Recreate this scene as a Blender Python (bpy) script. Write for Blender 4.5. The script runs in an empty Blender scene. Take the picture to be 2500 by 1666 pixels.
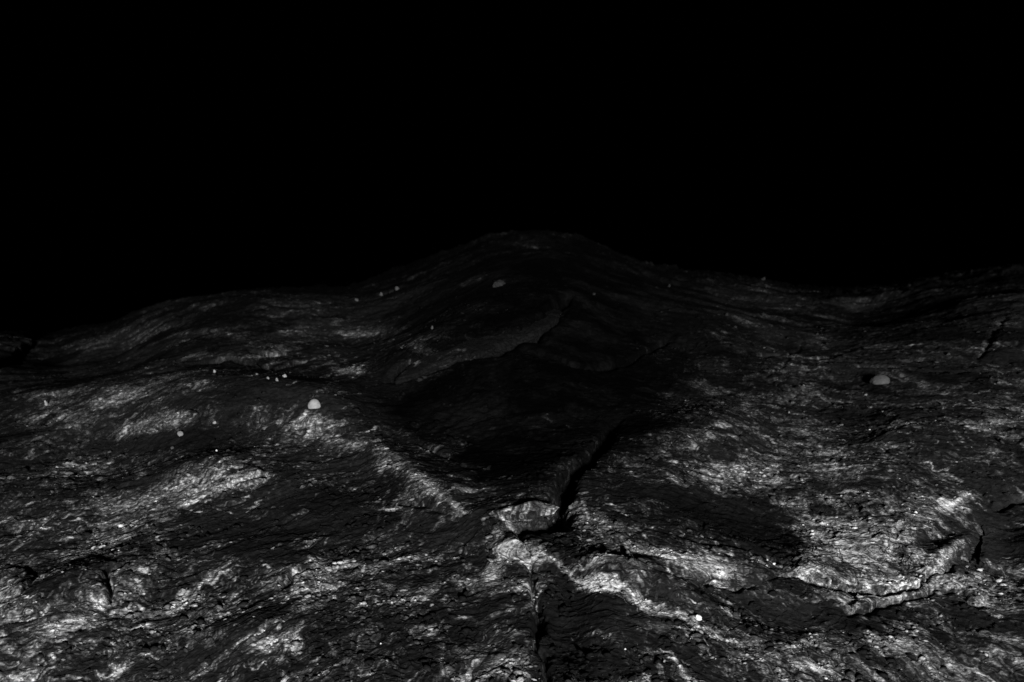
import bpy, math, random
import numpy as np
from mathutils import Vector, Matrix

scene = bpy.context.scene
col = scene.collection

# ---------------------------------------------------------------- camera
CAM_H = 10.0                       # metres above the rock under the camera
PITCH = math.radians(32.0)         # looking down over the crest of the hill
HFOV = math.radians(55.0)
cam_d = bpy.data.cameras.new('camera')
cam = bpy.data.objects.new('camera', cam_d)
col.objects.link(cam)
cam.location = (0, 0, CAM_H)
cam.rotation_euler = (math.pi / 2 - PITCH, 0, 0)
cam_d.sensor_width = 36
cam_d.angle = HFOV
cam_d.clip_start = 0.1
cam_d.clip_end = 1000
cam_d.dof.use_dof = True
cam_d.dof.focus_distance = 14.5
cam_d.dof.aperture_fstop = 0.8
scene.camera = cam

# ---------------------------------------------------------------- night sky + moon light
SUN_EL = math.radians(31)
SUN_AZ = math.radians(10)          # to the right of straight behind the camera
world = bpy.data.worlds.new('World')
scene.world = world
world.use_nodes = True
nt = world.node_tree
bg = nt.nodes['Background']
sky = nt.nodes.new('ShaderNodeTexSky')
sky.sky_type = 'NISHITA'
sky.sun_disc = False
sky.sun_elevation = SUN_EL
sky.sun_rotation = math.pi - SUN_AZ
bw = nt.nodes.new('ShaderNodeRGBToBW')
nt.links.new(sky.outputs[0], bw.inputs[0])
nt.links.new(bw.outputs[0], bg.inputs['Color'])
bg.inputs['Strength'].default_value = 0.00003

sun_d = bpy.data.lights.new('moon_light', 'SUN')
sun_d.energy = 5.0
sun_d.angle = math.radians(7)
sun_d.color = (1, 1, 1)
sun = bpy.data.objects.new('moon_light', sun_d)
col.objects.link(sun)
ldir = Vector((math.sin(SUN_AZ) * math.cos(SUN_EL), -math.cos(SUN_AZ) * math.cos(SUN_EL), math.sin(SUN_EL)))
sun.rotation_euler = ldir.to_track_quat('Z', 'Y').to_euler()
sun.location = ldir * 60

scene.view_settings.view_transform = 'Standard'
scene.view_settings.look = 'None'
scene.view_settings.exposure = 0.0
scene.view_settings.gamma = 1.0
scene.view_settings.use_curve_mapping = False
scene.render.engine = 'CYCLES'
scene.cycles.max_bounces = 3

# ---------------------------------------------------------------- helpers
W, H = 2500.0, 1666.0
FOC = (W / 2) / math.tan(HFOV / 2)


def ray(px, py):
    """direction through a pixel of the photograph, world axes"""
    u = (px - W / 2) / FOC
    v = -(py - H / 2) / FOC
    cp, sp = math.cos(PITCH), math.sin(PITCH)
    d = np.array([u, cp + v * sp, v * cp - sp])
    return d


def sstep(x, a, b):
    t = np.clip((x - a) / (b - a), 0, 1)
    return t * t * (3 - 2 * t)


def _hash(i, j, seed):
    h = (i.astype(np.uint32) * np.uint32(374761393) + j.astype(np.uint32) * np.uint32(668265263)
         + np.uint32((seed * 2246822519) & 0xffffffff))
    h = (h ^ (h >> np.uint32(13))) * np.uint32(1274126177)
    return h ^ (h >> np.uint32(16))


_G = np.array([[math.cos(k * math.pi / 16), math.sin(k * math.pi / 16)] for k in range(32)], dtype=np.float32)


def gnoise(x, y, seed=0):
    xi = np.floor(x); yi = np.floor(y)
    fx = (x - xi).astype(np.float32); fy = (y - yi).astype(np.float32)
    xi = xi.astype(np.int64); yi = yi.astype(np.int64)
    u = fx * fx * fx * (fx * (fx * 6 - 15) + 10)
    v = fy * fy * fy * (fy * (fy * 6 - 15) + 10)

    def g(dx, dy):
        k = (_hash(xi + dx, yi + dy, seed) & np.uint32(31)).astype(np.int64)
        gg = _G[k]
        return gg[..., 0] * (fx - dx) + gg[..., 1] * (fy - dy)
    a = g(0, 0); b = g(1, 0); c = g(0, 1); d = g(1, 1)
    return ((a + (b - a) * u) * (1 - v) + (c + (d - c) * u) * v) * 1.5


def fbm(x, y, n, seed=0, gain=0.5, lac=2.03):
    s = 0; a = 1.0; t = 0
    for k in range(n):
        s = s + a * gnoise(x, y, seed + k * 17)
        t += a; a *= gain
        x = x * lac + 13.7; y = y * lac - 7.1
    return s / t


def ridged(x, y, n, seed=0, gain=0.55, lac=2.05):
    s = 0; a = 1.0; t = 0
    for k in range(n):
        s = s + a * (1 - 2.2 * np.abs(gnoise(x, y, seed + k * 31)))
        t += a; a *= gain
        x = x * lac + 5.3; y = y * lac + 9.1
    return s / t


# ---------------------------------------------------------------- the hill: crest seen from the camera
SIL = [(-900, 900), (-400, 850), (0, 812), (80, 816), (130, 818), (200, 804), (270, 790), (330, 762), (400, 733), (480, 714),
       (560, 705), (700, 700), (850, 692), (900, 680), (960, 655), (1050, 625), (1130, 600), (1200, 575),
       (1300, 562), (1400, 575), (1500, 610), (1600, 640), (1750, 660), (1900, 684), (2100, 702), (2200, 692),
       (2350, 668), (2500, 645), (2900, 640), (3500, 700)]
_az = []; _m = []
for (px, py) in SIL:
    d = ray(px, py + 10)
    _az.append(math.atan2(d[0], d[1])); _m.append(-d[2] / math.hypot(d[0], d[1]))
_azf = np.linspace(-1.4, 1.4, 1401)
_mf = np.interp(_azf, _az, _m)
_k = np.exp(-np.linspace(-2.5, 2.5, 15) ** 2); _k /= _k.sum()
_mf = np.convolve(np.pad(_mf, 7, mode='edge'), _k, 'valid')
RC = 36.0


def z_base(X, Y):
    az = np.arctan2(X, Y)
    r = np.hypot(X, Y)
    m = np.interp(az, _azf, _mf)
    w = sstep(r, 6.0, 28.0)                  # near the camera the ground forgets the crest line
    m = 0.52 + (m - 0.52) * w
    return -(m - 2 * CAM_H / RC) * r - CAM_H * (r / RC) ** 2


_RR = np.concatenate([np.arange(6, 24, 0.02), np.arange(24, 60, 0.04)])


def hit(px, py, zf):
    d = ray(px, py); hl = math.hypot(d[0], d[1])
    X = _RR * d[0] / hl; Y = _RR * d[1] / hl
    zr = CAM_H + _RR * d[2] / hl
    below = zr < zf(X, Y)
    k = int(np.argmax(below)) if below.any() else int(np.argmin(zr - zf(X, Y)))
    return np.array([X[k], Y[k]])


def at0(px, py):
    return hit(px, py, z_base)


def polyline(pts):
    return np.array([at0(*p) for p in pts])


def poly_dist(X, Y, P):
    """signed distance to a polyline (positive on its left) and the parameter along it 0..1"""
    best = np.full(X.shape, 1e9); sgn = np.ones(X.shape); par = np.zeros(X.shape)
    n = len(P) - 1
    for i in range(n):
        a = P[i]; b = P[i + 1]; e = b - a; L2 = e @ e
        t = np.clip(((X - a[0]) * e[0] + (Y - a[1]) * e[1]) / L2, 0, 1)
        dx = X - a[0] - t * e[0]; dy = Y - a[1] - t * e[1]
        d = np.hypot(dx, dy)
        s = np.where(e[0] * dy - e[1] * dx >= 0, 1.0, -1.0)
        m = d < best
        best = np.where(m, d, best); sgn = np.where(m, s, sgn); par = np.where(m, (i + t) / n, par)
    return best, sgn, par


# cracks and ledges: points along the foot, height of the upper side, its reach, depth and width of the gap
STEPS = [
    # long ledge climbing up to the right through the middle
    ([(930, 948), (985, 932), (1060, 905), (1120, 880), (1200, 858), (1290, 825), (1335, 790), (1368, 758), (1390, 730)], 0.22, 2.6, 0.6, 0.14),
    # gap under the overhanging slab
    ([(1225, 1318), (1248, 1301), (1268, 1291), (1300, 1286), (1335, 1289), (1357, 1277), (1371, 1252), (1366, 1224), (1374, 1195), (1396, 1155), (1430, 1112), (1470, 1065), (1530, 985)], 0.06, 1.2, 1.0, 0.125),
    # thin crack in the dark hollow
    ([(1290, 855), (1345, 862), (1400, 880), (1470, 888), (1530, 876), (1590, 850), (1660, 812)], 0.05, 1.0, 0.22, 0.07),
    # ledge on the far left
    ([(-40, 930), (0, 902), (35, 876), (60, 852), (88, 838), (95, 815)], 0.2, 2.2, 0.6, 0.16),
    # fissure running down to the lower edge
    ([(1345, 1760), (1330, 1666), (1315, 1560), (1318, 1480), (1312, 1400), (1298, 1372), (1270, 1335), (1250, 1300)], 0.03, 0.7, 0.35, 0.05),
    # foot of the big outcrop on the right
    ([(1880, 1412), (1960, 1416), (2040, 1440), (2150, 1460), (2200, 1447), (2250, 1430), (2290, 1400), (2340, 1370), (2378, 1330), (2388, 1295)], 0.08, 1.2, 0.22, 0.04),
    # thin line on the right hillside
    ([(1830, 868), (1900, 872), (1970, 882), (2030, 890)], 0.02, 0.8, 0.16, 0.05),
    ([(2080, 920), (2180, 915), (2300, 925), (2420, 922)], 0.02, 0.8, 0.14, 0.05),
    ([(2370, 905), (2400, 880), (2420, 830), (2450, 790), (2460, 760)], 0.0, 1.0, 0.05, 0.05),
    ([(1905, 945), (1880, 925), (1940, 860), (1960, 820)], 0.0, 1.0, 0.05, 0.05),
    # ledge below the smooth pale bank in the right middle
    ([(1590, 1412), (1700, 1430), (1800, 1432), (1850, 1416), (1910, 1410)], 0.10, 0.9, 0.25, 0.06),
    ([(2050, 1485), (2080, 1500), (2110, 1500), (2160, 1478), (2240, 1455), (2290, 1440), (2350, 1445), (2390, 1478), (2430, 1482)], 0.10, 0.8, 0.15, 0.05),
    ([(2440, 1235), (2480, 1222), (2560, 1228)], 0.10, 0.9, 0.20, 0.06),
    # small lips in the left foreground
    ([(560, 1205), (600, 1210), (625, 1196), (650, 1180)], 0.12, 0.6, 0.2, 0.05),
    ([(700, 1450), (712, 1425), (740, 1405), (790, 1395)], 0.08, 0.5, 0.2, 0.05),
    ([(270, 1500), (285, 1470), (283, 1430), (310, 1410)], 0.10, 0.5, 0.2, 0.05),
    ([(480, 900), (560, 878), (620, 890), (680, 905), (760, 880)], 0.10, 0.9, 0.15, 0.07),
    ([(610, 858), (660, 868), (700, 858)], 0.10, 0.9, 0.25, 0.08),
    ([(960, 1240), (1000, 1230), (1050, 1232), (1100, 1255)], 0.03, 0.8, 0.06, 0.05),
    ([(1010, 1055), (1070, 1080), (1130, 1110), (1170, 1125)], 0.04, 1.0, 0.06, 0.06),
    ([(1620, 1300), (1700, 1330), (1800, 1345), (1870, 1370), (1905, 1385)], -0.02, 0.8, 0.10, 0.08),
    ([(60, 1480), (90, 1430), (60, 1400), (0, 1395)], 0.12, 0.6, 0.1, 0.05),
]
STEPS = [(polyline(p), h, L, dp, w) for (p, h, L, dp, w) in STEPS]


def axes(cx, cy, rx, ry, ang, at):
    """an ellipse seen at a pixel, laid out on the ground as centre + two plan vectors"""
    a = math.radians(ang)
    c = at(cx, cy)
    e = 0.25
    A = (at(cx + rx * math.cos(a) * e, cy + rx * math.sin(a) * e) - at(cx - rx * math.cos(a) * e, cy - rx * math.sin(a) * e)) / (2 * e)
    B = (at(cx - ry * math.sin(a) * e, cy + ry * math.cos(a) * e) - at(cx + ry * math.sin(a) * e, cy - ry * math.cos(a) * e)) / (2 * e)
    M = np.array([[A[0], B[0]], [A[1], B[1]]])
    if abs(np.linalg.det(M)) < 1e-4:
        M = M + np.eye(2) * 0.05
    return c, np.linalg.inv(M)


# swells and hollows of the rock: pixel centre, radii, angle, height in metres
SWELLS = [
    (768, 1010, 190, 60, 10, 0.45), (950, 1120, 190, 45, 32, 0.22), (1250, 1050, 240, 90, 0, -0.28),
    (1450, 900, 220, 130, 0, -0.22), (1100, 830, 230, 60, -25, 0.45), (350, 980, 330, 60, -6, 0.35),
    (430, 1180, 280, 50, -12, 0.30), (680, 1290, 170, 60, -10, -0.15), (1300, 1245, 70, 22, 10, 0.10),
    (1750, 1040, 260, 60, -8, 0.22), (1780, 1270, 190, 70, 5, -0.14), (2130, 1300, 260, 110, 0, 0.10),
    (1540, 1430, 260, 35, 18, 0.22), (1900, 1500, 200, 45, 10, -0.20), (2440, 1340, 90, 110, -30, -0.35),
    (2180, 1560, 260, 60, 8, 0.15), (200, 1450, 200, 60, -25, 0.16), (640, 1560, 220, 50, -12, 0.10),
    (1100, 1340, 160, 60, 5, -0.12), (2200, 860, 280, 80, 3, 0.3), (1380, 1530, 70, 150, 0, -0.30),
    (2000, 780, 250, 50, 5, -0.3), (640, 780, 260, 50, -10, 0.3), (2320, 1350, 90, 22, -40, 0.10), (2290, 1320, 80, 16, -25, -0.05),
    (1885, 1330, 50, 40, 0, -0.03),
]
SWELLS = [axes(a, b, c, d, e, at0) + (h,) for (a, b, c, d, e, h) in SWELLS]


def strike(X, Y):
    """b is constant along the foliation of the rock"""
    wob = 1.3 * gnoise(X * 0.11 + 3.1, Y * 0.11 - 2.2, 5) + 0.45 * gnoise(X * 0.35, Y * 0.35, 9)
    b = Y + 0.42 * (np.sqrt((X - 0.2) ** 2 + 2.0) - 1.4) + wob
    a = X + 0.6 * gnoise(X * 0.2, Y * 0.2, 21)
    return a, b


def z_coarse(X, Y):
    z = z_base(X, Y)
    for (c, M, h) in SWELLS:
        u = M[0, 0] * (X - c[0]) + M[0, 1] * (Y - c[1])
        v = M[1, 0] * (X - c[0]) + M[1, 1] * (Y - c[1])
        z = z + h * np.exp(-(u * u + v * v))
    return z


def z_steps(X, Y):
    jx = 0.22 * fbm(X * 1.1, Y * 1.1, 4, 70, gain=0.6); jy = 0.22 * fbm(X * 1.1, Y * 1.1, 4, 75, gain=0.6)
    rough = 0.7 + 0.8 * fbm(X * 1.1, Y * 1.1, 2, 79)
    z = np.zeros_like(X)
    for (P, h, L, dp, w) in STEPS:
        lo = P.min(0) - 4 * L; hi = P.max(0) + 4 * L
        m = (X > lo[0]) & (X < hi[0]) & (Y > lo[1]) & (Y < hi[1])
        if not m.any():
            continue
        x = X[m] + jx[m]; y = Y[m] + jy[m]
        d, s, t = poly_dist(x, y, P)
        ends = sstep(t, 0, 0.12) * sstep(1 - t, 0, 0.12)
        up = np.where(s > 0, np.exp(-(d / L) ** 2) * sstep(d, 0.0, 0.05), 0.0)
        rr = np.clip(rough[m], 0.3, 1.4)
        ww = w * (0.45 + 0.9 * rr)
        z[m] += ends * (0.6 * h * up - dp * rr * np.exp(-(d / ww) ** 2 * 1.2))
    return z


def z_mid(X, Y):
    return z_coarse(X, Y) + z_steps(X, Y)


_LIFT = {}


def detail(X, Y):
    """relief of the bare rock surface below the size of the swells"""
    a, b = strike(X, Y)
    r = np.hypot(X, Y)
    near = 1 - sstep(r, 16, 40)
    wx = 0.5 * fbm(X * 0.9, Y * 0.9, 3, 111); wy = 0.7 * fbm(X * 0.9, Y * 0.9, 3, 112)
    # plates that break off in small uneven steps along the strike
    f = fbm(a * 0.30 + wx, b * 0.62 + wy, 5, 130, gain=0.6) * 6.0
    fl = np.floor(f); fr = f - fl
    amp = 0.010 + 0.012 * gnoise(X * 0.5, Y * 0.5, 140)
    z = amp * (fl + sstep(fr, 0.70, 1.0)) + 0.012 * fr
    z = z + 0.022 * ridged(a * 0.8 + wx, b * 2.2 + wy, 4, 160, gain=0.55)
    z = z + 0.028 * fbm(X * 1.3 + wx, Y * 1.3 + wy, 3, 180, gain=0.55)
    z = z + (0.010 + 0.012 * near) * fbm(a * 4.0, b * 7.0, 3, 190, gain=0.6)
    rough = sstep(gnoise(X * 0.35, Y * 0.35, 230), -0.3, 0.5)
    z = z + 0.012 * rough * near * ridged(X * 3.6 + wx, Y * 4.4, 3, 240, gain=0.6)
    z = z + 0.12 * (1 - near) * fbm(a * 0.5 + wx, b * 0.9 + wy, 4, 250, gain=0.6)
    pit = gnoise(a * 1.5 + wx, b * 2.6 + wy, 220)
    z = z - 0.05 * (1 - near) * sstep(pit, 0.50, 0.66)
    z = z + 0.10 * (1 - near) * ridged(X * 0.8 + wx, Y * 0.9 + wy, 4, 260)
    z = z + 0.26 * sstep(r, 26, 33) * fbm(X * 0.8 + wx, Y * 0.8, 5, 270, gain=0.7)
    return z


def height(X, Y):
    return z_mid(X, Y) + 0.50 * fbm(X * 0.16, Y * 0.16, 3, 101) + detail(X, Y)


def at(px, py):
    return hit(px, py, z_smooth)


def z_smooth(X, Y):
    return z_coarse(X, Y) + 0.50 * fbm(X * 0.16, Y * 0.16, 3, 101)


# ---------------------------------------------------------------- where the pale mineral shows
# pixel centre, radii, angle (down to the right is positive), strength
PALE = [
    # left foreground
    (478, 1188, 210, 50, -12, .55), (268, 1158, 80, 22, -5, .45), (597, 1185, 55, 20, -12, .9), (245, 1215, 60, 20, 5, .6),
    (262, 1330, 75, 35, -30, .85), (325, 1284, 60, 10, 3, .6), (40, 1284, 70, 14, 3, .5), (45, 1384, 50, 25, 15, .4),
    (12, 1465, 36, 46, 20, 1.1), (175, 1532, 75, 20, -24, .9), (425, 1487, 34, 13, -12, 1.3), (505, 1464, 36, 9, -12, .9),
    (260, 1473, 22, 8, -10, .9), (478, 1546, 16, 5, 0, 1.4), (513, 1424, 14, 5, -8, 1.2), (857, 1376, 42, 10, 0, 1.1),
    (333, 1441, 24, 13, 25, .8), (853, 1563, 46, 4, 2, 1.5), (746, 1403, 70, 26, -5, .5), (673, 1428, 30, 13, 0, .8),
    (780, 1441, 55, 13, -8, .7), (746, 1472, 30, 22, 30, .6), (650, 1560, 110, 36, 12, .6), (497, 1640, 70, 14, -30, .7),
    (670, 1617, 70, 14, -20, .6), (76, 1644, 70, 14, -32, .55), (138, 1648, 60, 12, -32, .5), (210, 1590, 60, 14, -25, .3),
    (120, 1570, 160, 60, -20, .25), (560, 1440, 200, 60, -8, .2), (880, 1470, 60, 20, -20, .35),
    # left middle
    (249, 967, 150, 22, -3, .42), (76, 963, 90, 14, 6, .4), (172, 1024, 150, 26, 2, .5), (402, 1032, 84, 20, -14, .6),
    (440, 915, 70, 8, -12, .6), (448, 940, 60, 9, -12, .6), (214, 1070, 100, 8, -8, .5), (574, 871, 150, 9, 0, .55),
    (670, 875, 44, 11, -4, .7), (681, 890, 50, 5, -12, .8), (804, 951, 75, 20, 3, .5), (842, 905, 60, 11, 12, .6),
    (842, 806, 60, 14, 5, .4), (765, 1036, 110, 28, 4, .55), (670, 1074, 90, 16, -8, .5), (991, 1150, 110, 22, 32, .95),
    (1106, 1234, 60, 8, 28, .9), (838, 1089, 55, 15, 14, .7), (880, 815, 60, 10, 0, .5), (1000, 858, 60, 9, 0, .6),
    (260, 845, 130, 10, 0, .35), (500, 815, 90, 8, 0, .3), (960, 790, 160, 25, -5, .15), (1270, 800, 70, 28, -30, .35),
    (1120, 885, 70, 14, -18, .35), (1218, 692, 18, 7, 0, .5), (600, 730, 250, 20, -5, .12), (930, 1300, 80, 13, -25, .5),
    (1110, 1086, 60, 10, 15, .35), (1000, 910, 40, 8, -20, .4), (830, 895, 60, 10, 8, .4),
    # centre
    (1335, 1177, 55, 16, -52, .55), (1240, 1334, 60, 30, 15, 1.35), (1221, 1300, 38, 12, 20, .9), (1306, 1374, 24, 14, -20, 1.2),
    (1412, 1408, 110, 8, 22, 1.2), (1515, 1443, 85, 18, 22, 1.7), (1623, 1488, 100, 17, 23, 1.2), (1690, 1525, 50, 10, 25, .6), (1565, 1349, 150, 22, 14, .7),
    (1450, 1265, 120, 22, 25, .55), (1661, 1372, 170, 24, 8, .75), (1389, 1257, 22, 28, 0, .5), (1014, 1370, 70, 8, -3, .8),
    (984, 1472, 60, 9, -12, 1.0), (1106, 1370, 18, 5, -5, 1.0), (1202, 1395, 30, 16, 5, .6), (1152, 1516, 26, 6, 0, 1.1),
    (1190, 1512, 36, 9, -25, 1.1), (1232, 1491, 24, 11, 20, .9), (1052, 1544, 22, 7, 5, 1.2), (1251, 1636, 50, 34, -20, 1.3),
    (1144, 1655, 50, 15, 12, 1.3), (1202, 1430, 140, 26, 3, .4), (1080, 1440, 120, 30, -5, .2), (1290, 1484, 14, 5, 0, 1.0),
    (1010, 1560, 120, 40, -10, .1),
    # right
    (2006, 1280, 75, 24, -8, 1.1), (2327, 1234, 58, 13, -25, .8), (2258, 1242, 48, 22, 0, .9), (2078, 1357, 150, 32, 0, .95),
    (2231, 1407, 42, 10, -38, 1.5), (2318, 1356, 70, 11, -40, 1.1), (2136, 1430, 120, 16, 3, 1.1), (2212, 1443, 36, 9, 0, 1.5),
    (2097, 1463, 130, 20, 3, .6), (2308, 1424, 70, 15, 0, .75), (1971, 1403, 52, 9, 0, .9), (1715, 1388, 150, 24, 8, .7),
    (1925, 1162, 230, 28, -3, .55), (1791, 1142, 50, 13, 0, .7), (1983, 1104, 120, 22, 0, .35), (1944, 1575, 70, 13, -5, .7),
    (2002, 1632, 75, 10, 10, 1.0), (2212, 1540, 38, 16, 10, .7), (2174, 1575, 60, 16, 10, .6), (2461, 1563, 48, 15, 10, 1.0),
    (2404, 1472, 26, 6, 10, .9), (1734, 1556, 120, 8, 12, 1.0), (2150, 1290, 210, 85, 0, .78), (2200, 1600, 300, 60, 8, .38),
    (1880, 1620, 200, 40, 5, .2), (1600, 1600, 50, 12, 10, .3), (2460, 1440, 80, 40, 5, .4), (1930, 1235, 90, 14, -12, .6),
    (1925, 1300, 45, 6, -25, 1.2), (2370, 1650, 80, 14, 30, .7), (2420, 1600, 120, 40, 10, .4), (1910, 1480, 120, 16, 10, -.2),
    (1753, 1043, 70, 5, -2, .8), (1983, 1055, 70, 20, 5, .5), (2423, 1036, 80, 22, -5, .4), (1960, 920, 260, 30, -3, .15),
    (2250, 980, 220, 26, 3, .15), (1880, 980, 160, 16, 5, .2), (1820, 1000, 200, 22, -5, .3), (2150, 800, 240, 20, 0, .1),
    (1700, 1080, 120, 22, 5, .45), (1600, 1110, 70, 14, -15, .4), (1640, 1180, 90, 8, 5, .3), (2380, 1110, 60, 18, 0, .4),
    (2470, 1300, 60, 10, -40, .35), (2440, 1395, 30, 20, -40, .5),
]
DARK = [  # holds back the pale mineral; fissure and valley entries paint shade
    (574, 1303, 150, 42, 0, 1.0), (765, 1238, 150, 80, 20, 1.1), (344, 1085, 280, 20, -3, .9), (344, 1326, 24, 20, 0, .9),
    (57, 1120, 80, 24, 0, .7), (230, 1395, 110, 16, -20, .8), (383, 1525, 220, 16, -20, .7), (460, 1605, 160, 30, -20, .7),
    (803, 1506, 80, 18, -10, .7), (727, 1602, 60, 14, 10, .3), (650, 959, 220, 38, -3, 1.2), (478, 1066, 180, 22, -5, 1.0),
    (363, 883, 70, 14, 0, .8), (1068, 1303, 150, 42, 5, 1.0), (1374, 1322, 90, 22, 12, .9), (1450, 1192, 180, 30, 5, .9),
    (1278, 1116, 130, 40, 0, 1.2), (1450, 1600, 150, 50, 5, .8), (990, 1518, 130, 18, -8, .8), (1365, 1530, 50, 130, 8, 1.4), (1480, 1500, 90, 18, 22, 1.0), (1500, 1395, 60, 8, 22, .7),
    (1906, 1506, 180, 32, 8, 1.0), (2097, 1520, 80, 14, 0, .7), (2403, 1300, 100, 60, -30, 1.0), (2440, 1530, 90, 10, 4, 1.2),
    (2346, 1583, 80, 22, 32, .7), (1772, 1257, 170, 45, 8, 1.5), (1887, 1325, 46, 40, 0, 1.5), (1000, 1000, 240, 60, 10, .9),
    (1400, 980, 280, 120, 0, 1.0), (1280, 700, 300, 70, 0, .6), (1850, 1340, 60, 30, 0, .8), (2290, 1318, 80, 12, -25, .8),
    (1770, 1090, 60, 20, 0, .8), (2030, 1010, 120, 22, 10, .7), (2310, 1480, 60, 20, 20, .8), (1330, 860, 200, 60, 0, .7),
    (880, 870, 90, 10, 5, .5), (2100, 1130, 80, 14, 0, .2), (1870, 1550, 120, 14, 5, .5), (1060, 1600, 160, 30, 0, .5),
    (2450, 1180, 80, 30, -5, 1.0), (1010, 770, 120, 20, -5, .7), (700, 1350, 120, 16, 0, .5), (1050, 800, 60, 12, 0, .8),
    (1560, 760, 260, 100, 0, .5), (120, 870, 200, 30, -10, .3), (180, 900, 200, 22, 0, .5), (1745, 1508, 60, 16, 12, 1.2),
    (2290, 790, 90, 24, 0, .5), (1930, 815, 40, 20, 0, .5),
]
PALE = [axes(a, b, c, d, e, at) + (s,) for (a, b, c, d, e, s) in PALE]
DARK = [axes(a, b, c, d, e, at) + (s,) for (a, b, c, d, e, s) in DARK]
# valley shade and far falloff painted into the rock colour (pixel centre, radii, angle, how much darker)
SHADE_ZONES = [(1400, 940, 330, 210, 10, .66), (1420, 640, 340, 130, 5, .98), (1950, 680, 700, 75, 0, .75), (1780, 1260, 190, 60, 8, .55),
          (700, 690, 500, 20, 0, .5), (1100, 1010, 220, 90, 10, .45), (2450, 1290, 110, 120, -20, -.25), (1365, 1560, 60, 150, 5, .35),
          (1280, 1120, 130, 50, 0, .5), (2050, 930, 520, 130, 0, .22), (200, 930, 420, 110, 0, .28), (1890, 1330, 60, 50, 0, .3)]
SHADE_ZONES = [axes(a, b, c, d, e, at) + (s,) for (a, b, c, d, e, s) in SHADE_ZONES]


def blob(X, Y, c, M, p=2.0):
    u = M[0, 0] * (X - c[0]) + M[0, 1] * (Y - c[1])
    v = M[1, 0] * (X - c[0]) + M[1, 1] * (Y - c[1])
    return np.exp(-(u * u + v * v) ** (p / 2))


def mineral(X, Y, extra=0.0, rel=0.0):
    """0 = dark rock, 1 = pale quartz; second value: rock darkening, painted shade and falloff plus mottling"""
    a, b = strike(X, Y)
    wx = 0.30 * fbm(X * 1.3, Y * 1.3, 3, 301); wy = 0.45 * fbm(X * 1.3, Y * 1.3, 3, 305)
    B = np.zeros_like(X)
    for (c, M, s) in PALE:
        B += s * blob(X + 0.45 * wx, Y + 0.40 * wy, c, M, 2.4)
    B = 1.35 * (1 - np.exp(-B * 0.9)) + extra
    # the grain runs through the rock in three dimensions, so a step shows it again
    a, b = a + 0.4 * rel, b - 1.1 * rel
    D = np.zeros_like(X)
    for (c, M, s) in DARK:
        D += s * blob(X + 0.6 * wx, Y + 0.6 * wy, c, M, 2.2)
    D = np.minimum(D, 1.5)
    ax = a + 1.1 * wx; bx = b + 0.9 * wy + 0.12 * fbm(X * 4.5, Y * 4.5, 2, 310)
    n0 = fbm(ax * 0.45, bx * 1.0, 3, 325, gain=0.6)
    n1 = fbm(ax * 1.3, bx * 2.7, 4, 330, gain=0.75)              # streaks
    n2 = ridged(ax * 2.8, bx * 5.8, 4, 350, gain=0.8)            # thin bright lines
    n3 = fbm(ax * 9.0, bx * 15.0, 3, 370, gain=0.9)              # speckle
    n5 = np.maximum(gnoise(ax * 2.2, bx * 5.2, 395) - 0.38, 0)   # small bright lenses
    near = 1 - sstep(np.hypot(X, Y), 11, 26)
    n6 = np.maximum(gnoise(ax * 3.3 + 4, bx * 6.5, 411) - 0.50, 0) + 0.8 * np.maximum(gnoise(ax * 7.0 + 4, bx * 12.0, 413) - 0.52, 0)
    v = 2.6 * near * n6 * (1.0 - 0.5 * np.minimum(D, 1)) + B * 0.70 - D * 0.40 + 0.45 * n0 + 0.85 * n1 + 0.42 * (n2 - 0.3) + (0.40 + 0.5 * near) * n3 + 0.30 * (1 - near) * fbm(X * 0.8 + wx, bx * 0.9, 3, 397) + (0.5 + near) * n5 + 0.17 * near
    m = np.clip((v - 0.0) / 1.35, 0, 1) ** 1.35
    k = np.zeros_like(X)
    for (c, M, s) in SHADE_ZONES:
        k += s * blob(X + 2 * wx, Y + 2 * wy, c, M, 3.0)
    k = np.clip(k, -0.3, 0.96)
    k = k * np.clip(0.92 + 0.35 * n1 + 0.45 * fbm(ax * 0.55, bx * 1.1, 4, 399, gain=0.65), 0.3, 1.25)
    # light falloff painted as darker rock towards the crest, plus noisy dark islands
    far_fade = sstep(np.hypot(X, Y) + 7 * fbm(X * 0.12, Y * 0.12, 3, 401) + 2 * wy, 24, 33)
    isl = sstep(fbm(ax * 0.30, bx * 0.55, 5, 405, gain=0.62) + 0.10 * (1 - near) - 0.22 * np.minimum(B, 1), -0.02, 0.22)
    k = np.maximum(k, 0.78 * far_fade)
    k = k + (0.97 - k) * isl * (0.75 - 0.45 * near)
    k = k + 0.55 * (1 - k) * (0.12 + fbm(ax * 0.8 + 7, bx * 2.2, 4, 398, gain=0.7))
    return m, np.clip(k, -0.3, 0.97)


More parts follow.
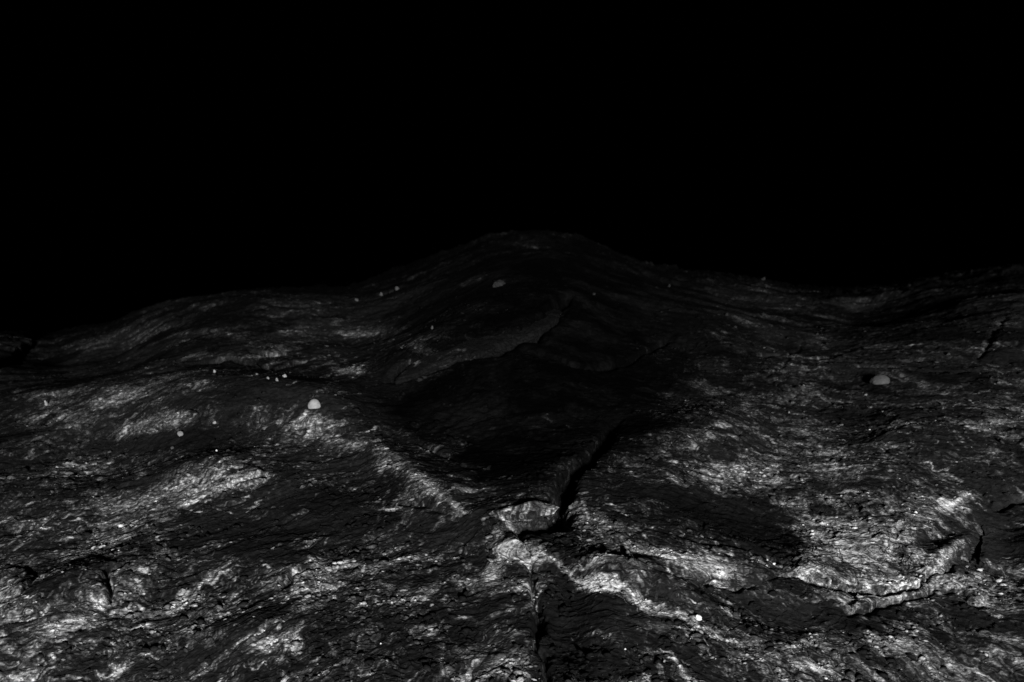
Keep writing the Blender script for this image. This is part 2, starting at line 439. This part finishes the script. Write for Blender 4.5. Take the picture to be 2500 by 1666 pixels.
# ---------------------------------------------------------------- rock material
def rock_material(name, kind='ground'):
    m = bpy.data.materials.new(name)
    m.use_nodes = True
    t = m.node_tree; N = t.nodes; L = t.links
    b = N['Principled BSDF']
    tc = N.new('ShaderNodeTexCoord')
    n1 = N.new('ShaderNodeTexNoise'); n1.inputs['Scale'].default_value = 1.0; n1.inputs['Detail'].default_value = 4
    n1.inputs['Roughness'].default_value = 0.75
    mp = N.new('ShaderNodeMapping')
    mp.inputs['Scale'].default_value = (14, 30, 30)
    L.new(tc.outputs['Object'], mp.inputs['Vector']); L.new(mp.outputs[0], n1.inputs['Vector'])
    n2 = N.new('ShaderNodeTexNoise'); n2.inputs['Scale'].default_value = 55; n2.inputs['Detail'].default_value = 3
    L.new(tc.outputs['Object'], n2.inputs['Vector'])
    if kind == 'ground':
        at_ = N.new('ShaderNodeAttribute'); at_.attribute_name = 'mineral'
        dk = N.new('ShaderNodeAttribute'); dk.attribute_name = 'shade_tone'  # darkens the rock colour: painted shade and falloff, with mottling
        # speckle the edge of the pale mineral
        sp = N.new('ShaderNodeMapRange'); sp.inputs['From Min'].default_value = 0.3; sp.inputs['From Max'].default_value = 0.7
        sp.inputs['To Min'].default_value = 0.25; sp.inputs['To Max'].default_value = 1.75
        L.new(n1.outputs[0], sp.inputs['Value'])
        mu = N.new('ShaderNodeMath'); mu.operation = 'MULTIPLY'; mu.use_clamp = True
        L.new(at_.outputs['Fac'], mu.inputs[0]); L.new(sp.outputs[0], mu.inputs[1])
        cr = N.new('ShaderNodeValToRGB')
        e = cr.color_ramp.elements
        e[0].position = 0.0; e[0].color = (0.016, 0.016, 0.016, 1)
        e[1].position = 1.0; e[1].color = (0.80, 0.80, 0.80, 1)
        for p, c in ((0.10, 0.024), (0.30, 0.09), (0.55, 0.26), (0.8, 0.52)):
            x = e.new(p); x.color = (c, c, c, 1)
        L.new(mu.outputs[0], cr.inputs[0])
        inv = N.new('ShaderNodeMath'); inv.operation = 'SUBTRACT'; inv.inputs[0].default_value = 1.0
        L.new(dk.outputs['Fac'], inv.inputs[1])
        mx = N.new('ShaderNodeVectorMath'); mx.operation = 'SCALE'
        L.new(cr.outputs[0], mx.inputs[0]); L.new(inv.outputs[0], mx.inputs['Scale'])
        n3 = N.new('ShaderNodeTexNoise'); n3.inputs['Scale'].default_value = 1.0; n3.inputs['Detail'].default_value = 5
        n3.inputs['Roughness'].default_value = 0.85
        mp3 = N.new('ShaderNodeMapping'); mp3.inputs['Scale'].default_value = (9, 17, 17); mp3.inputs['Location'].default_value = (3, 5, 1)
        L.new(tc.outputs['Object'], mp3.inputs['Vector']); L.new(mp3.outputs[0], n3.inputs['Vector'])
        sp3 = N.new('ShaderNodeMapRange'); sp3.inputs['From Min'].default_value = 0.33; sp3.inputs['From Max'].default_value = 0.67
        sp3.inputs['To Min'].default_value = 0.30; sp3.inputs['To Max'].default_value = 1.70
        L.new(n3.outputs[0], sp3.inputs['Value'])
        mx3 = N.new('ShaderNodeVectorMath'); mx3.operation = 'SCALE'
        L.new(mx.outputs[0], mx3.inputs[0]); L.new(sp3.outputs[0], mx3.inputs['Scale'])
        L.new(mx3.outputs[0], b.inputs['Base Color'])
    else:
        lo, hi = kind
        cr = N.new('ShaderNodeValToRGB')
        e = cr.color_ramp.elements
        e[0].position = 0.3; e[0].color = (lo, lo, lo, 1)
        e[1].position = 0.72; e[1].color = (hi, hi, hi, 1)
        n1.inputs['Scale'].default_value = 0.7
        L.new(n1.outputs[0], cr.inputs[0])
        L.new(cr.outputs[0], b.inputs['Base Color'])
    b.inputs['Roughness'].default_value = 0.95
    b.inputs['Specular IOR Level'].default_value = 0.02
    bp = N.new('ShaderNodeBump'); bp.inputs['Strength'].default_value = 0.5; bp.inputs['Distance'].default_value = 0.012
    L.new(n2.outputs[0], bp.inputs['Height']); L.new(bp.outputs[0], b.inputs['Normal'])
    return m


M_ROCK = rock_material('foliated_rock')
M_PALE = rock_material('pale_quartz_stone', (0.22, 0.38))
M_WHITE = rock_material('white_quartz_stone', (0.82, 0.88))
M_GREY = rock_material('grey_stone', (0.035, 0.09))


def grid_mesh(name, X, Y, Z, mats, attrs=None, wrap=False):
    nr, nc = X.shape
    me = bpy.data.meshes.new(name)
    nv = nr * nc
    co = np.empty((nv, 3), np.float32)
    co[:, 0] = X.ravel(); co[:, 1] = Y.ravel(); co[:, 2] = Z.ravel()
    me.vertices.add(nv); me.vertices.foreach_set('co', co.ravel())
    idx = np.arange(nv).reshape(nr, nc)
    if wrap:
        nx = np.roll(idx, -1, axis=1)
        q = np.stack([idx[:-1], nx[:-1], nx[1:], idx[1:]], -1).reshape(-1, 4)
    else:
        q = np.stack([idx[:-1, :-1], idx[:-1, 1:], idx[1:, 1:], idx[1:, :-1]], -1).reshape(-1, 4)
    nf = len(q)
    me.loops.add(nf * 4); me.loops.foreach_set('vertex_index', q.ravel().astype(np.int32))
    me.polygons.add(nf)
    me.polygons.foreach_set('loop_start', np.arange(0, nf * 4, 4, dtype=np.int32))
    me.polygons.foreach_set('loop_total', np.full(nf, 4, np.int32))
    me.polygons.foreach_set('use_smooth', np.ones(nf, bool))
    me.update(calc_edges=True)
    for k, v in (attrs or {}).items():
        a = me.attributes.new(k, 'FLOAT', 'POINT')
        a.data.foreach_set('value', v.ravel().astype(np.float32))
    me.materials.append(mats)
    return me


# ---------------------------------------------------------------- the ground
def rows():
    r = np.linspace(2.0, 130.0, 200000)
    w = np.where(r < RC, CAM_H / r ** 2 - 0.86 * CAM_H / RC ** 2, 0.0) + 0.00040
    w = np.where(r < 8.3, 0.006, w)
    w = np.where(r > RC * 1.15, 0.00012, w)
    c = np.cumsum(w); c /= c[-1]
    return np.interp(np.linspace(0, 1, 1080), c, r)


def cols():
    a = np.linspace(-1, 1, 1330)
    az = a * math.radians(40.5)
    side = np.linspace(math.radians(40.5), math.radians(80), 40)[1:]
    return np.concatenate([-side[::-1], az, side])


R_, A_ = np.meshgrid(rows(), cols(), indexing='ij')
GX = R_ * np.sin(A_); GY = R_ * np.cos(A_)
GZ = height(GX, GY)
_rel = GZ - z_smooth(GX, GY)
mi, tone = mineral(GX, GY, 0.0, _rel)
me = grid_mesh('ground', GX, GY, GZ, M_ROCK, {'mineral': mi, 'shade_tone': tone})
ground = bpy.data.objects.new('ground', me)
ground['kind'] = 'structure'
ground['label'] = 'dark foliated rock hillside with pale mineral streaks'
col.objects.link(ground)


def zt(p):
    return float(height(np.array([p[0]]), np.array([p[1]]))[0])


# ---------------------------------------------------------------- slabs and outcrops
def slab(name, outline, thick, label, cat, pale=0.0, dark=None, dome=0.3, overhang=0.0, rings=110, nang=520,
         smooth=1.0, seed=0, wob=0.05, mat=None, strata=0.5, drop=0.5, face=(0.3, 1.0), back=-0.95, front=0.25, batter=0.12):
    """a closed sheet of rock standing proud of the ground, its edge broken into thin layers"""
    P = np.array([at(x, y) for x, y in outline])
    c = P.mean(0)
    Q = P - c
    # resample the outline smoothly as radius over angle
    Pc = np.vstack([Q, Q[:1]])
    segs = np.concatenate([np.linspace(Pc[i], Pc[i + 1], 60, endpoint=False) for i in range(len(Q))])
    an = np.arctan2(segs[:, 1], segs[:, 0]); ra = np.hypot(segs[:, 0], segs[:, 1])
    o = np.argsort(an); an = an[o]; ra = ra[o]
    ang = np.linspace(-math.pi, math.pi, nang, endpoint=False)
    rad = np.interp(ang, np.concatenate([an - 2 * math.pi, an, an + 2 * math.pi]), np.tile(ra, 3))
    kk = np.exp(-np.linspace(-2, 2, 9) ** 2); kk /= kk.sum()
    rad = np.convolve(np.concatenate([rad[-4:], rad, rad[:4]]), kk, 'valid')
    cx = np.cos(ang); cy = np.sin(ang)
    ex = c[0] + rad * cx; ey = c[1] + rad * cy
    rad = rad + wob * (1.2 * gnoise(ex * 1.5, ey * 1.5, 510 + seed) + 0.8 * gnoise(ex * 5, ey * 5, 520 + seed) + 0.4 * gnoise(ex * 14, ey * 14, 530 + seed))
    # profile: (fraction of the radius, metres outwards, metres of height as part of the thickness)
    rho = np.linspace(0.0, 1.0, rings) ** 0.8
    X = [c[0] + rad * r * cx for r in rho]; Y = [c[1] + rad * r * cy for r in rho]
    T = []
    for r in rho:
        edge = sstep(np.full(nang, 1 - r) * rad, 0.0, 0.10)
        T.append(thick * (0.80 + 0.20 * edge + dome * (1 - r * r)))
    X = np.array(X); Y = np.array(Y); T = np.array(T)
    # the sheet comes out of the ground on its exposed side only
    pc = np.array(outline, float).mean(0)
    f = hit(pc[0] + face[0] * 25, pc[1] + face[1] * 25, z_smooth) - hit(pc[0] - face[0] * 25, pc[1] - face[1] * 25, z_smooth)
    f = f / np.hypot(*f)
    pr = (X - c[0]) * f[0] + (Y - c[1]) * f[1]
    pr = np.where(pr > 0, pr / max(pr.max(), 1e-3), pr / max(-pr.min(), 1e-3))
    rmp = sstep(pr + 0.25 * gnoise(X * 1.2, Y * 1.2, 580 + seed), back, front)
    T = T * rmp - 0.07 * (1 - rmp)
    ground_z = z_coarse(X, Y) + 0.50 * fbm(X * 0.16, Y * 0.16, 3, 101)
    Z = ground_z + T + detail(X, Y) * (smooth + (1 - smooth) * (1 - rmp))
    # broken sides
    ns = 44
    XS, YS, ZS = [X], [Y], [Z]
    zt0 = Z[-1]; xe = X[-1]; ye = Y[-1]
    for k in range(1, ns + 1):
        t = k / ns
        down = (thick + drop) * t
        lay = np.floor(t * 12 + 1.2 * gnoise(xe * 1.3, ye * 1.3, 540 + seed)) 
        jut = strata * 0.07 * (gnoise(lay * 3.7 + 0.5, xe * 1.1 + ye * 0.7, 550 + seed) + 0.5 * gnoise(xe * 6 + lay * 5, ye * 6, 560 + seed))
        off = jut + batter * np.clip(lay, 0, 12) / 12 - overhang * (t ** 0.7) + 0.02 * math.sin(min(t * 9, 3.14))
        XS.append((xe + cx * off)[None]); YS.append((ye + cy * off)[None]); ZS.append((zt0 - down)[None])
    X = np.vstack(XS); Y = np.vstack(YS); Z = np.vstack(ZS)
    n = len(rho)
    mi, tone = mineral(X, Y, pale, 1.5 * (Z - z_smooth(X, Y)))
    side = np.arange(len(X)) >= n
    lines = gnoise(Z * 30.0 + 0.3 * X, X * 1.5 + Y * 1.5, 570 + seed)
    mi = np.where(side[:, None], np.clip(mi * (0.8 + 0.6 * lines) + 0.10 * lines, 0, 1), mi)
    if dark is not None:
        tone = tone * 0 + dark
    me = grid_mesh(name, X - c[0], Y - c[1], Z, mat or M_ROCK, {'mineral': mi, 'shade_tone': tone}, wrap=True)
    zb = float(Z.min())
    ob = bpy.data.objects.new(name, me)
    co = np.empty(len(me.vertices) * 3, np.float32); me.vertices.foreach_get('co', co)
    co[2::3] -= zb; me.vertices.foreach_set('co', co)
    ob.location = (c[0], c[1], zb)
    ob['label'] = label; ob['category'] = cat
    if name == 'loose_slab':
        ob['group'] = 'loose pale slabs on the dark rock'
    col.objects.link(ob)
    return ob


slab('overhanging_slab', [(1185, 1242), (1215, 1228), (1255, 1222), (1300, 1232), (1340, 1244), (1366, 1250), (1350, 1266), (1310, 1276), (1262, 1280), (1222, 1284), (1190, 1264)],
     0.11, 'tongue of grey rock jutting out over a black gap at the end of the gully', 'rock slab', pale=0.22, dark=0.05, dome=0.35,
     overhang=0.40, smooth=0.35, seed=1, wob=0.02, strata=0.3, drop=1.0, face=(0.6, 1.0), back=-1.0, front=0.1)
slab('rock_outcrop', [(1890, 1240), (1960, 1215), (2080, 1195), (2200, 1185), (2320, 1195), (2375, 1225), (2388, 1275), (2376, 1322),
                      (2330, 1362), (2275, 1400), (2220, 1425), (2160, 1450), (2070, 1440), (1980, 1415), (1930, 1395), (1960, 1360), (1980, 1320), (1940, 1285)],
     0.08, 'large pale outcrop with a curved edge of thin layers at the right', 'rock outcrop', pale=0.02, dark=0.0, dome=0.35,
     overhang=0.0, smooth=0.9, drop=0.3, seed=2, wob=0.09, strata=1.3, rings=240, nang=1100, batter=0.16, face=(0.7, 0.7), back=-0.9, front=0.7)
slab('rock_ledge', [(975, 935), (1000, 905), (1060, 870), (1140, 835), (1230, 800), (1290, 765), (1350, 748), (1372, 760), (1340, 800), (1290, 828), (1200, 862), (1120, 886), (1060, 908), (1010, 930)],
     0.12, 'long smooth slab rising to the right above a dark crack in the middle distance', 'rock ledge', pale=-0.25, dark=0.62, dome=0.15,
     overhang=0.15, smooth=0.6, seed=3, wob=0.12, strata=0.8, face=(0.3, 1.0), back=-1.2, front=0.2)
slab('corner_slab', [(-90, 830), (0, 815), (60, 812), (84, 822), (78, 842), (45, 862), (0, 895), (-60, 920)],
     0.14, 'sloping slab cut off by the left edge below the crest', 'rock slab', pale=-0.05, dark=0.2, dome=0.1, overhang=0.1, smooth=0.6, seed=4, wob=0.08)
slab('loose_slab', [(562, 1190), (585, 1176), (625, 1170), (650, 1174), (628, 1186), (615, 1200), (590, 1203)],
     0.10, 'small pale flake of rock with a shaded lip in the left foreground', 'rock slab', pale=0.25, dome=0.2, smooth=0.3, seed=5, wob=0.03, rings=50, nang=240, drop=0.25)
slab('loose_slab', [(320, 1036), (345, 1022), (400, 1012), (450, 1008), (485, 1012), (470, 1030), (430, 1044), (380, 1056), (345, 1056)],
     0.10, 'low pale slab with grooves above the round pale pebble at left', 'rock slab', pale=0.12, dome=0.2, smooth=0.9, seed=6, wob=0.05, rings=60, nang=300, drop=0.25)
slab('loose_slab', [(1195, 1318), (1215, 1298), (1245, 1296), (1265, 1315), (1280, 1345), (1295, 1368), (1270, 1374), (1225, 1366), (1200, 1345)],
     0.12, 'bright white slab broken off sharply along the top of the fissure', 'rock slab', pale=0.55, dome=0.2, smooth=0.5, seed=7, wob=0.05, rings=60, nang=300, drop=0.3)
slab('rock_bank', [(1560, 1345), (1620, 1332), (1700, 1352), (1790, 1372), (1880, 1390), (1915, 1398), (1880, 1412), (1840, 1424), (1780, 1422), (1690, 1412), (1610, 1392), (1565, 1370)],
     0.06, 'smooth pale bank of rock left of the large outcrop', 'rock bank', pale=-0.02, dome=0.4, smooth=0.5, seed=8, wob=0.06, rings=80, nang=500, drop=0.3)
slab('grey_block', [(2400, 1290), (2440, 1255), (2500, 1236), (2580, 1230), (2600, 1330), (2560, 1400), (2480, 1410), (2420, 1400), (2385, 1380), (2395, 1330)],
     0.12, 'smooth dark block of rock at the right edge beside the large outcrop', 'rock', pale=-0.3, dark=-0.3, dome=0.25, smooth=0.35, seed=9, wob=0.05)

# ---------------------------------------------------------------- loose stones
def stone_mesh(name, sx, sy, sz, seed, mat, dome=False, angular=0.0, res=28):
    """closed, uneven stone: a sphere cut by random planes and roughened"""
    rng = np.random.RandomState(seed)
    nr = res; nc = res * 2
    th = np.linspace(0.0, math.pi, nr)[:, None]; ph = np.linspace(0, 2 * math.pi, nc, endpoint=False)[None, :]
    x = np.sin(th) * np.cos(ph); y = np.sin(th) * np.sin(ph); z = np.cos(th) * np.ones_like(ph)
    r = np.ones_like(x)
    if angular > 0:
        for k in range(11):
            n = rng.normal(size=3); n /= np.linalg.norm(n)
            d = x * n[0] + y * n[1] + z * n[2]
            lim = rng.uniform(0.55, 0.85)
            r = np.where(d > 1e-3, np.minimum(r, 1 - angular + angular * np.minimum(lim / np.maximum(d, 1e-3), 1)), r)
    o = rng.uniform(0, 50)
    bl = np.sin(th) ** 0.5
    rg_ = 0.25 + min(angular * 3, 1.6)
    r = r * (1 + rg_ * bl * (0.22 * gnoise(x * 1.3 + o + z, y * 1.7 - z + o, seed) + 0.05 * gnoise(x * 5 + o - z * 3, y * 5 + z * 4, seed + 3)
                 + 0.02 * gnoise(x * 13 + o + z * 9, y * 13 - z * 11, seed + 7)))
    x = x * r * sx; y = y * r * sy; z = z * r * sz
    cut = (-0.12 if dome else -0.35) * sz
    z = np.where(z < cut, cut + (z - cut) * (0.04 if dome else 0.15), z)
    me = grid_mesh(name, x, y, z, mat, wrap=True)
    return me


def place(name, me, px, py, label, cat, rz=0.0, tilt=0.0, lift=0.0, group=None):
    p = at_full(px, py)
    o = bpy.data.objects.new(name, me)
    o.location = (p[0], p[1], zt(p) + lift)
    o.rotation_euler = (tilt, 0, rz)
    o['label'] = label; o['category'] = cat
    if group:
        o['group'] = group
    col.objects.link(o)
    return o


def at_full(px, py):
    return hit(px, py, height)


def px_size(px, py, w):
    p = at_full(px, py)
    d = math.sqrt(p[0] ** 2 + p[1] ** 2 + (CAM_H - zt(p)) ** 2)
    return w * d / FOC


# pixel of the foot, width px, height px, squareness, material, label
STONES = [
    (768, 996, 30, 25, 0.0, 'P', 'domed_boulder', 'large smooth pale dome of stone with a flat foot on the left ridge', 'boulder'),
    (2148, 936, 46, 23, 0.1, 'G2', 'rounded_boulder', 'wide rounded grey boulder lying on the dark right hillside', 'boulder'),
    (1705, 1511, 15, 15, 0.6, 'W', 'white_stone', 'bright white angular stone in the right foreground below the pale vein', 'stone'),
    (442, 1062, 14, 13, 0.3, 'P2', 'pebble', 'round pale pebble below the streaked pale patch at left', 'stone'),
    (524, 1035, 8, 8, 0.8, 'P', 'pebble', 'small notched white stone right of the round pebble on dark rock', 'stone'),
    (529, 1102, 5, 4, 0.5, 'W', 'pebble', 'tiny bright pebble on dark rock below the notched white stone', 'stone'),
    (524, 911, 8, 7, 0.4, 'P', 'pebble', 'small pale stone left of and above the cluster of three', 'stone'),
    (655, 926, 7, 6, 0.8, 'P2', 'pebble', 'leftmost and smallest stone of the cluster of three', 'stone'),
    (677, 931, 8, 8, 0.5, 'P2', 'pebble', 'middle stone of the cluster of three, lowest of them', 'stone'),
    (695, 921, 10, 8, 0.8, 'P', 'pebble', 'rightmost stone of the cluster of three, a pointed wedge', 'stone'),
    (114, 990, 9, 13, 0.7, 'P', 'upright_stone', 'small upright white stone standing in the pale patch at far left', 'stone'),
    (327, 984, 8, 6, 0.5, 'G', 'pebble', 'dim grey pebble right of the pale patch at far left', 'stone'),
    (421, 1096, 9, 6, 0.6, 'G', 'pebble', 'grey pebble just below the round pale pebble at left', 'stone'),
    (969, 708, 12, 9, 0.8, 'G', 'pebble', 'grey triangular stone, highest of three below the far left crest', 'stone'),
    (930, 722, 11, 8, 0.6, 'G', 'pebble', 'grey slanted stone, middle of three below the far left crest', 'stone'),
    (871, 736, 8, 7, 0.4, 'G', 'pebble', 'grey round stone, lowest of three below the far left crest', 'stone'),
    (1055, 804, 7, 7, 0.5, 'G2', 'pebble', 'single grey stone in the dark hollow above the long ledge', 'stone'),
    (1218, 698, 30, 14, 0.6, 'D', 'flat_rock', 'flat dark grey rock on the upper middle slope', 'rock'),
    (1014, 852, 8, 5, 0.5, 'G', 'pebble', 'small grey stone left of the foot of the long ledge', 'stone'),
    (1621, 1617, 7, 8, 0.9, 'P', 'pebble', 'small pointed white chip at the lower edge right of the fissure', 'stone'),
    (1526, 1589, 5, 3, 0.5, 'W', 'pebble', 'tiny white chip between the fissure and the pointed chip', 'stone'),
    (930, 1573, 5, 4, 0.5, 'W', 'pebble', 'tiny white pebble right of the thin white vein at the lower edge', 'stone'),
    (1926, 1010, 5, 4, 0.5, 'P2', 'pebble', 'tiny pale pebble above the right middle bank', 'stone'),
    (2298, 988, 8, 6, 0.5, 'G', 'pebble', 'small grey pebble below and right of the rounded boulder', 'stone'),
    (1634, 700, 7, 6, 0.3, 'D', 'pebble', 'dim round stone at the left end of the right crest', 'stone'),
    (1863, 685, 10, 7, 0.7, 'D', 'pebble', 'dim wedge of stone on the right crest line', 'stone'),
    (1774, 771, 9, 7, 0.5, 'D', 'pebble', 'dim stone on the right slope, left of a similar stone', 'stone'),
    (1863, 773, 8, 7, 0.5, 'D', 'pebble', 'dim stone on the right slope, right of a similar stone', 'stone'),
    (1795, 800, 8, 6, 0.5, 'D', 'pebble', 'dim stone on the right slope, lowest of three', 'stone'),
    (2424, 725, 5, 4, 0.5, 'D', 'pebble', 'tiny dim stone near the crest at the far right', 'stone'),
    (1450, 720, 9, 5, 0.5, 'D', 'pebble', 'faint dark stone on the slope above the middle hollow', 'stone'),
]
mats = {'P': M_PALE, 'W': M_WHITE, 'G': M_GREY}
M_P2 = rock_material('greyish_quartz_stone', (0.12, 0.30)); mats['P2'] = M_P2
mats['G2'] = rock_material('worn_grey_boulder_stone', (0.045, 0.09))
mats['D'] = rock_material('dark_grey_stone', (0.012, 0.03))
for i, (px, py, w, h, ang, mk, name, label, cat) in enumerate(STONES):
    s = px_size(px, py, 1.0)
    sx = w * s / 2; sz = h * s / 1.30
    big = w > 25
    if not big:
        q = random.Random(i * 7 + 1).uniform(0.78, 1.22)
        sx *= q; sz /= q; ang = min(ang + 0.25, 0.95)
    me = stone_mesh(name, sx, sx * 0.8, sz, 40 + i, mats[mk], dome=mk in 'PG2' and w > 25 and ang < 0.3, angular=ang, res=36 if big else 14)
    place(name, me, px, py, label, cat, rz=0.1 if big else random.Random(i).uniform(-0.4, 0.4),
          tilt=-0.42 if big and ang < 0.3 else 0.0, lift=(0.12 if big and ang < 0.3 else 0.20) * sz - 0.02 * s,
          group='small stones scattered over the hillside' if name == 'pebble' else None)

# ---------------------------------------------------------------- scree: flakes nobody could count
def scree(n, name, lo, hi, seed, pale_only, rmax=34.0):
    rng = np.random.RandomState(seed)
    az = rng.uniform(-0.62, 0.62, n * 6)
    r = 8.0 * (rmax / 8.0) ** rng.uniform(0, 1, n * 6) ** 1.15
    x = r * np.sin(az); y = r * np.cos(az)
    m, _ = mineral(x, y)
    cl = gnoise(x * 0.7, y * 0.7, 600) + 0.6 * gnoise(x * 2.3, y * 2.3, 610)
    keep = (m * 1.6 + 0.35 * cl > rng.uniform(0.0, 1, len(x))) if pale_only else (0.35 + cl > rng.uniform(0, 1, len(x)))
    x = x[keep][:n]; y = y[keep][:n]; n = len(x)
    s = lo * (hi / lo) ** (rng.uniform(0, 1, n) ** 2.2)
    z = height(x, y)
    base = np.array([[1, 0, 0], [0.3, 0.8, 0.1], [-0.8, 0.5, -0.05], [-0.9, -0.4, 0.05], [0.2, -0.9, -0.05], [0.1, 0.05, 1], [0, 0, -1]], float)
    tri = np.array([[0, 1, 5], [1, 2, 5], [2, 3, 5], [3, 4, 5], [4, 0, 5], [1, 0, 6], [2, 1, 6], [3, 2, 6], [4, 3, 6], [0, 4, 6]])
    V = base[None] * (1 + 0.3 * rng.uniform(-1, 1, (n, 7, 3)))
    V[..., 0] *= 1.5; V[..., 2] *= 0.28
    rot = rng.normal(0, 0.5, n)
    cxr, sxr = np.cos(rot), np.sin(rot)
    vx = V[..., 0] * cxr[:, None] - V[..., 1] * sxr[:, None]; vy = V[..., 0] * sxr[:, None] + V[..., 1] * cxr[:, None]
    tl = rng.normal(0, 0.25, (n, 2))
    vz = V[..., 2] + tl[:, :1] * vx + tl[:, 1:] * vy
    P = np.stack([x[:, None] + vx * s[:, None], y[:, None] + vy * s[:, None], z[:, None] + vz * s[:, None] + 0.15 * s[:, None]], -1).reshape(-1, 3)
    F = (tri[None] + 7 * np.arange(n)[:, None, None]).reshape(-1, 3)
    me = bpy.data.meshes.new(name)
    me.vertices.add(len(P)); me.vertices.foreach_set('co', P.astype(np.float32).ravel())
    me.loops.add(len(F) * 3); me.loops.foreach_set('vertex_index', F.astype(np.int32).ravel())
    me.polygons.add(len(F)); me.polygons.foreach_set('loop_start', np.arange(0, len(F) * 3, 3, dtype=np.int32))
    me.polygons.foreach_set('loop_total', np.full(len(F), 3, np.int32))
    me.update(calc_edges=True)
    mm, kk = mineral(x, y, 0.0)
    mm = np.clip(mm * rng.uniform(0.5, 1.5, n) + (0.22 * rng.uniform(0, 1, n) ** 2 if pale_only else 0.0), 0, 1)
    for nm, v in (('mineral', mm), ('shade_tone', kk)):
        at_ = me.attributes.new(nm, 'FLOAT', 'POINT')
        at_.data.foreach_set('value', np.repeat(v, 7).astype(np.float32))
    me.materials.append(M_ROCK)
    o = bpy.data.objects.new(name, me)
    o['kind'] = 'stuff'
    col.objects.link(o)
    return o


o = scree(9000, 'dark_scree', 0.008, 0.06, 3, False, 24.0)
o['label'] = 'countless small dark flakes lying on the hillside'; o['category'] = 'scree'
o = scree(9000, 'pale_scree', 0.005, 0.03, 4, True, 20.0)
o['label'] = 'countless small pale chips scattered over the mineral streaks'; o['category'] = 'scree'
